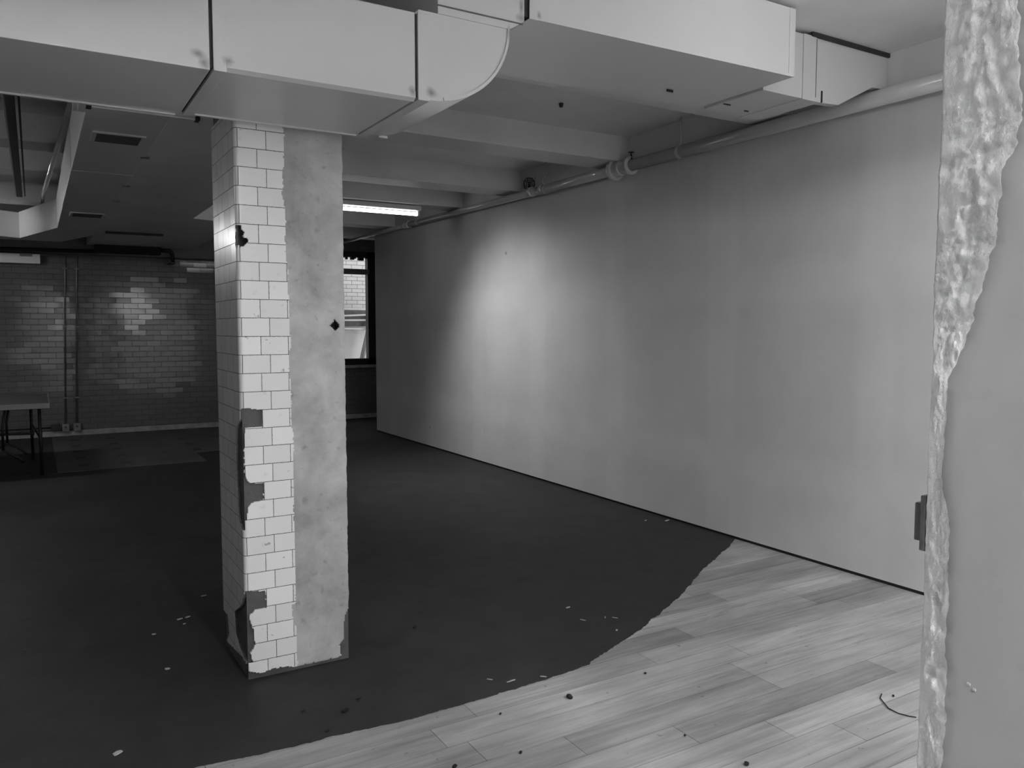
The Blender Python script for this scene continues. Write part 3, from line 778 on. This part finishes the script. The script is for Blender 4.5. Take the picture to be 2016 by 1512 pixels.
# conduits on the far wall and the outlet boxes they feed
for i, (xt, xb, lab) in enumerate(((.405, .335, 'left one of the two upright conduits on the far tiled wall'), (.545, .470, 'right one of the two upright conduits on the far tiled wall'))):
    t = thing('conduit', lab, 'conduit', (xb, YB - .02, .17), 'upright conduits on the far wall')
    MB().tube([(xt, YB - .018, 2.495), (xt - .005, YB - .018, 2.3), (xb, YB - .018, .17)], .012, 12).build('tube', M['dim_metal'], t)
    for z in (.52, 1.5, 2.3):
        xx = xb + (xt - xb) * (z - .17) / 2.3
        MB().box(xx - .03, xx + .03, YB - .032, YB, z, z + .02, .003).build('strap', M['grey_metal'], t)
for x0, x1, z0, z1, m, lab in ((.16, .265, .085, .175, 'black', 'dark outlet box at the foot of the far wall, leftmost of three'),
                               (.290, .375, .070, .175, 'dim_metal', 'grey outlet box under the left conduit on the far wall'),
                               (.425, .515, .070, .180, 'dim_metal', 'grey outlet box under the right conduit on the far wall')):
    t = thing('outlet_box', lab, 'outlet box', ((x0 + x1) / 2, YB - .05, z0), 'outlet boxes at the far wall')
    MB().box(x0, x1, YB - .095, YB - .046, z0, z1, .005).build('box', M[m], t)
    MB().lathe(((x0 + x1) / 2, YB - .094, (z0 + z1) / 2 + .01), (0, -1, 0), [(0, .012), (.003, .012), (.0035, .008)], 12).build('outlet_face', M['black'], t)
barthing('floor_conduit', 'low dark conduit running left from the outlet boxes along the far wall', 'conduit', [(-3, YB - .06, .13), (.17, YB - .06, .13)], .010, M['black'])

# ------------------------------------------------------------------ folding table
tb = thing('folding_table', 'folding table with a pale edge and black metal legs at the far left', 'table', (-.8, 9.95, 0))
MB().box(-1.75, .105, 9.25, 10.60, .700, .745, .004).build('tabletop', M['table_top'], tb)
MB().box(-1.755, .112, 9.243, 9.252, .690, .742, .002).box(.104, .112, 9.25, 10.60, .690, .742, .002).build('edge_band', M['table_edge'], tb)
for (x, y) in ((.02, 9.31), (-.06, 10.50), (-1.66, 9.31), (-1.60, 10.50)):
    MB().tube([(x, y, .70), (x + .005, y, .006)], .017, 12).build('leg', M['black'], tb)
for x in (-.02, -1.63):
    MB().tube([(x + .03, 9.31, .40), (x - .03, 10.50, .40)], .009, 10).build('crossbar', M['black'], tb)
MB().tube([(-.03, 9.6, .40), (-.80, 9.75, .40), (-1.62, 9.6, .40)], .010, 10).build('crossbar', M['black'], tb)
for x, y in ((-.28, 9.90), (-.30, 9.30)):
    b = MB().tube([(x + .03, y, .70), (x, y, .50), (x, y, .28)], .012, 10)
    b.tube([(x - .18, y, .17), (x - .13, y, .20), (x, y, .28), (x + .13, y, .20), (x + .17, y, .15)], .012, 10)
    b.build('brace', M['black'], tb)

# ------------------------------------------------------------------ outside, seen through the window
rl = thing('outside_stair', 'pale horizontal rails and slanting strut outside the window', 'railing', (5.2, 14.4, 0))
for z0, z1, dz in ((1.84, 1.865, 0), (1.69, 1.72, .05), (1.62, 1.65, .01), (1.475, 1.505, -.02)):
    MB().prism([(3.5, z0 - dz), (5.7, z0 + dz), (5.7, z1 + dz), (3.5, z1 - dz)], 'y', 14.38, 14.42).build('rail', M['white_metal'], rl)
MB().box(3.5, 5.7, 14.46, 14.50, 1.52, 1.83).build('panel', M['grey_metal'], rl)
MB().tube([(5.50, 14.34, 1.72), (5.27, 14.34, .80), (5.0, 14.34, -.49)], .045, 12).build('strut', M['grey_metal'], rl)
MB().box(3.5, 5.7, 14.60, 14.64, -.5, 1.45).build('lower_panel', M['white_metal'], rl)

# ------------------------------------------------------------------ litter on the floor
def scrap(name, x, y, z, l, w, a, mat, label, cat, group):
    b = MB(); n = 5; pts = []
    top = []
    for i in range(n + 1):
        f = i / n - .5; ww = w * (1 - 1.4 * f * f) * .5
        top.append((f * l, ww))
    bot = [(x_, -w_) for x_, w_ in top[::-1]]
    b.prism(top + bot, 'z', 0, .0015 + .1 * w)
    for v in b.bm.verts:
        v.co.z += .004 * noise.noise(Vector((v.co.x * 30 + x, v.co.y * 30, y))) + .002
    o = b.build(name, mat, None); o.location = (x, y, z); o.rotation_euler = (0, 0, a)
    o['label'] = label; o['category'] = cat; o['group'] = group
    return o
G1 = 'splinters on the dark floor right of the column'
for x, y, l, w, a, lab in (
    (2.40, 3.42, .030, .012, .3, 'pale oval splinter on the dark floor, farthest from the plank edge'),
    (2.36, 3.23, .030, .006, -1.0, 'thin upright pale splinter on the dark floor, nearer than the oval one'),
    (2.48, 3.20, .022, .006, .9, 'left one of two pale splinters lying close together on the dark floor'),
    (2.52, 3.17, .030, .006, -.9, 'right one of two pale splinters lying close together on the dark floor'),
    (2.42, 3.03, .016, .010, .8, 'short pale fleck just inside the torn edge of the dark floor'),
    (1.61, 2.87, .026, .006, -.9, 'leftmost of the thin pale splinters along the plank edge'),
    (1.68, 2.81, .042, .006, .05, 'longest pale splinter, lying level along the plank edge'),
    (1.82, 2.775, .028, .006, -.8, 'slanting pale splinter touching the torn edge beside the planks')):
    scrap('wood_splinter', x, y, .005, l, w, a, M['scrap'], lab, 'splinter', G1)
G2 = 'paper scraps left of the column'
for x, y, l, w, a, lab in (
    (.76, 4.61, .030, .012, .2, 'pale scrap right beside the left face of the column, farthest back'),
    (.59, 4.30, .028, .012, .2, 'left one of a pair of pale scraps left of the column'),
    (.63, 4.31, .028, .012, .4, 'right one of a pair of pale scraps left of the column'),
    (.60, 4.22, .014, .010, 0, 'tiny pale speck just in front of the pair of scraps left of the column'),
    (.45, 4.15, .018, .012, .2, 'lone pale scrap left of the pair of scraps on the dark floor'),
    (.45, 3.69, .020, .016, .2, 'faint pale scrap on the dark floor left of the column foot'),
    (.20, 3.03, .030, .018, .4, 'pale scrap at the lower left corner of the dark floor')):
    scrap('paper_scrap', x, y, .005, l, w, a, M['scrap'], lab, 'scrap', G2)
for x, y, l, w, lab in ((4.02, 4.69, .020, .012, 'smaller, left one of two pale plaster crumbs by the right wall'), (4.16, 4.60, .050, .015, 'longer, right one of two pale plaster crumbs by the right wall')):
    scrap('plaster_crumb', x, y, .005, l, w, .2, M['scrap'], lab, 'crumb', 'plaster crumbs by the right wall')
G3 = 'black crumbs on the dark floor by the column'
for x, y, s_, lab in (
    (.85, 3.0, .012, 'black crumb straight in front of the white tiled column corner'),
    (1.07, 2.99, .014, 'black crumb in front of the grey plaster side of the column'),
    (.99, 2.92, .020, 'largest black crumb on the dark floor in front of the column'),
    (.88, 2.80, .012, 'black crumb on the dark floor nearest to the plank edge'),
    (1.58, 3.58, .014, 'black crumb on the dark floor right of the column')):
    scrap('dark_crumb', x, y, .005, s_ * 1.5, s_, .6, M['scrap_dark'], lab, 'crumb', G3)
G4 = 'black crumbs on the planks'
for x, y, s_, lab in (
    (1.50, 2.59, .008, 'black crumb on the planks left of the large black lump'),
    (1.18, 2.35, .014, 'leftmost black crumb on the planks'),
    (2.05, 1.85, .016, 'black crumb on the planks at the bottom edge of the view'),
    (2.22, 2.58, .010, 'black crumb on the planks right of the large black lump'),
    (1.42, 2.31, .010, 'black crumb on the planks between the leftmost one and the lump'),
    (2.95, 1.90, .008, 'tiny black crumb right beside the curved wire on the planks'),
    (2.00, 2.10, .008, 'tiny black crumb near the middle of the bottom planks')):
    scrap('dark_crumb', x, y, .002, s_ * 1.5, s_, .6, M['scrap_dark'], lab, 'crumb', G4)
# the largest dark lump
b = MB(); r = bmesh.ops.create_icosphere(b.bm, subdivisions=2, radius=.013)
for v in b.bm.verts:
    v.co *= 1 + .45 * noise.noise(v.co * 90); v.co.z *= .8
o = b.build('dark_lump', M['scrap_dark'], None, label='black lump on the planks, largest of the dark crumbs', category='lump'); o.location = (1.81, 2.565, .009)
b = MB().tube([(2.925, 1.935, .004), (2.885, 1.915, .005), (2.862, 1.885, .006), (2.835, 1.845, .004), (2.83, 1.80, .004), (2.845, 1.765, .004), (2.86, 1.745, .004)], .0022, 8)
b.build('wire_scrap', M['scrap_dark'], None, label='thin curved dark wire on the planks near the right pier', category='wire')
# pale fleck pair on the near pier face
b = MB().box(1.5575, 1.561, .843, .850, .795, .800, .001).box(1.5575, 1.561, .832, .838, .788, .793, .001)
b.build('plaster_chip', M['scrap'], None, label='pale chip stuck low on the smooth face of the near pier', category='chip')
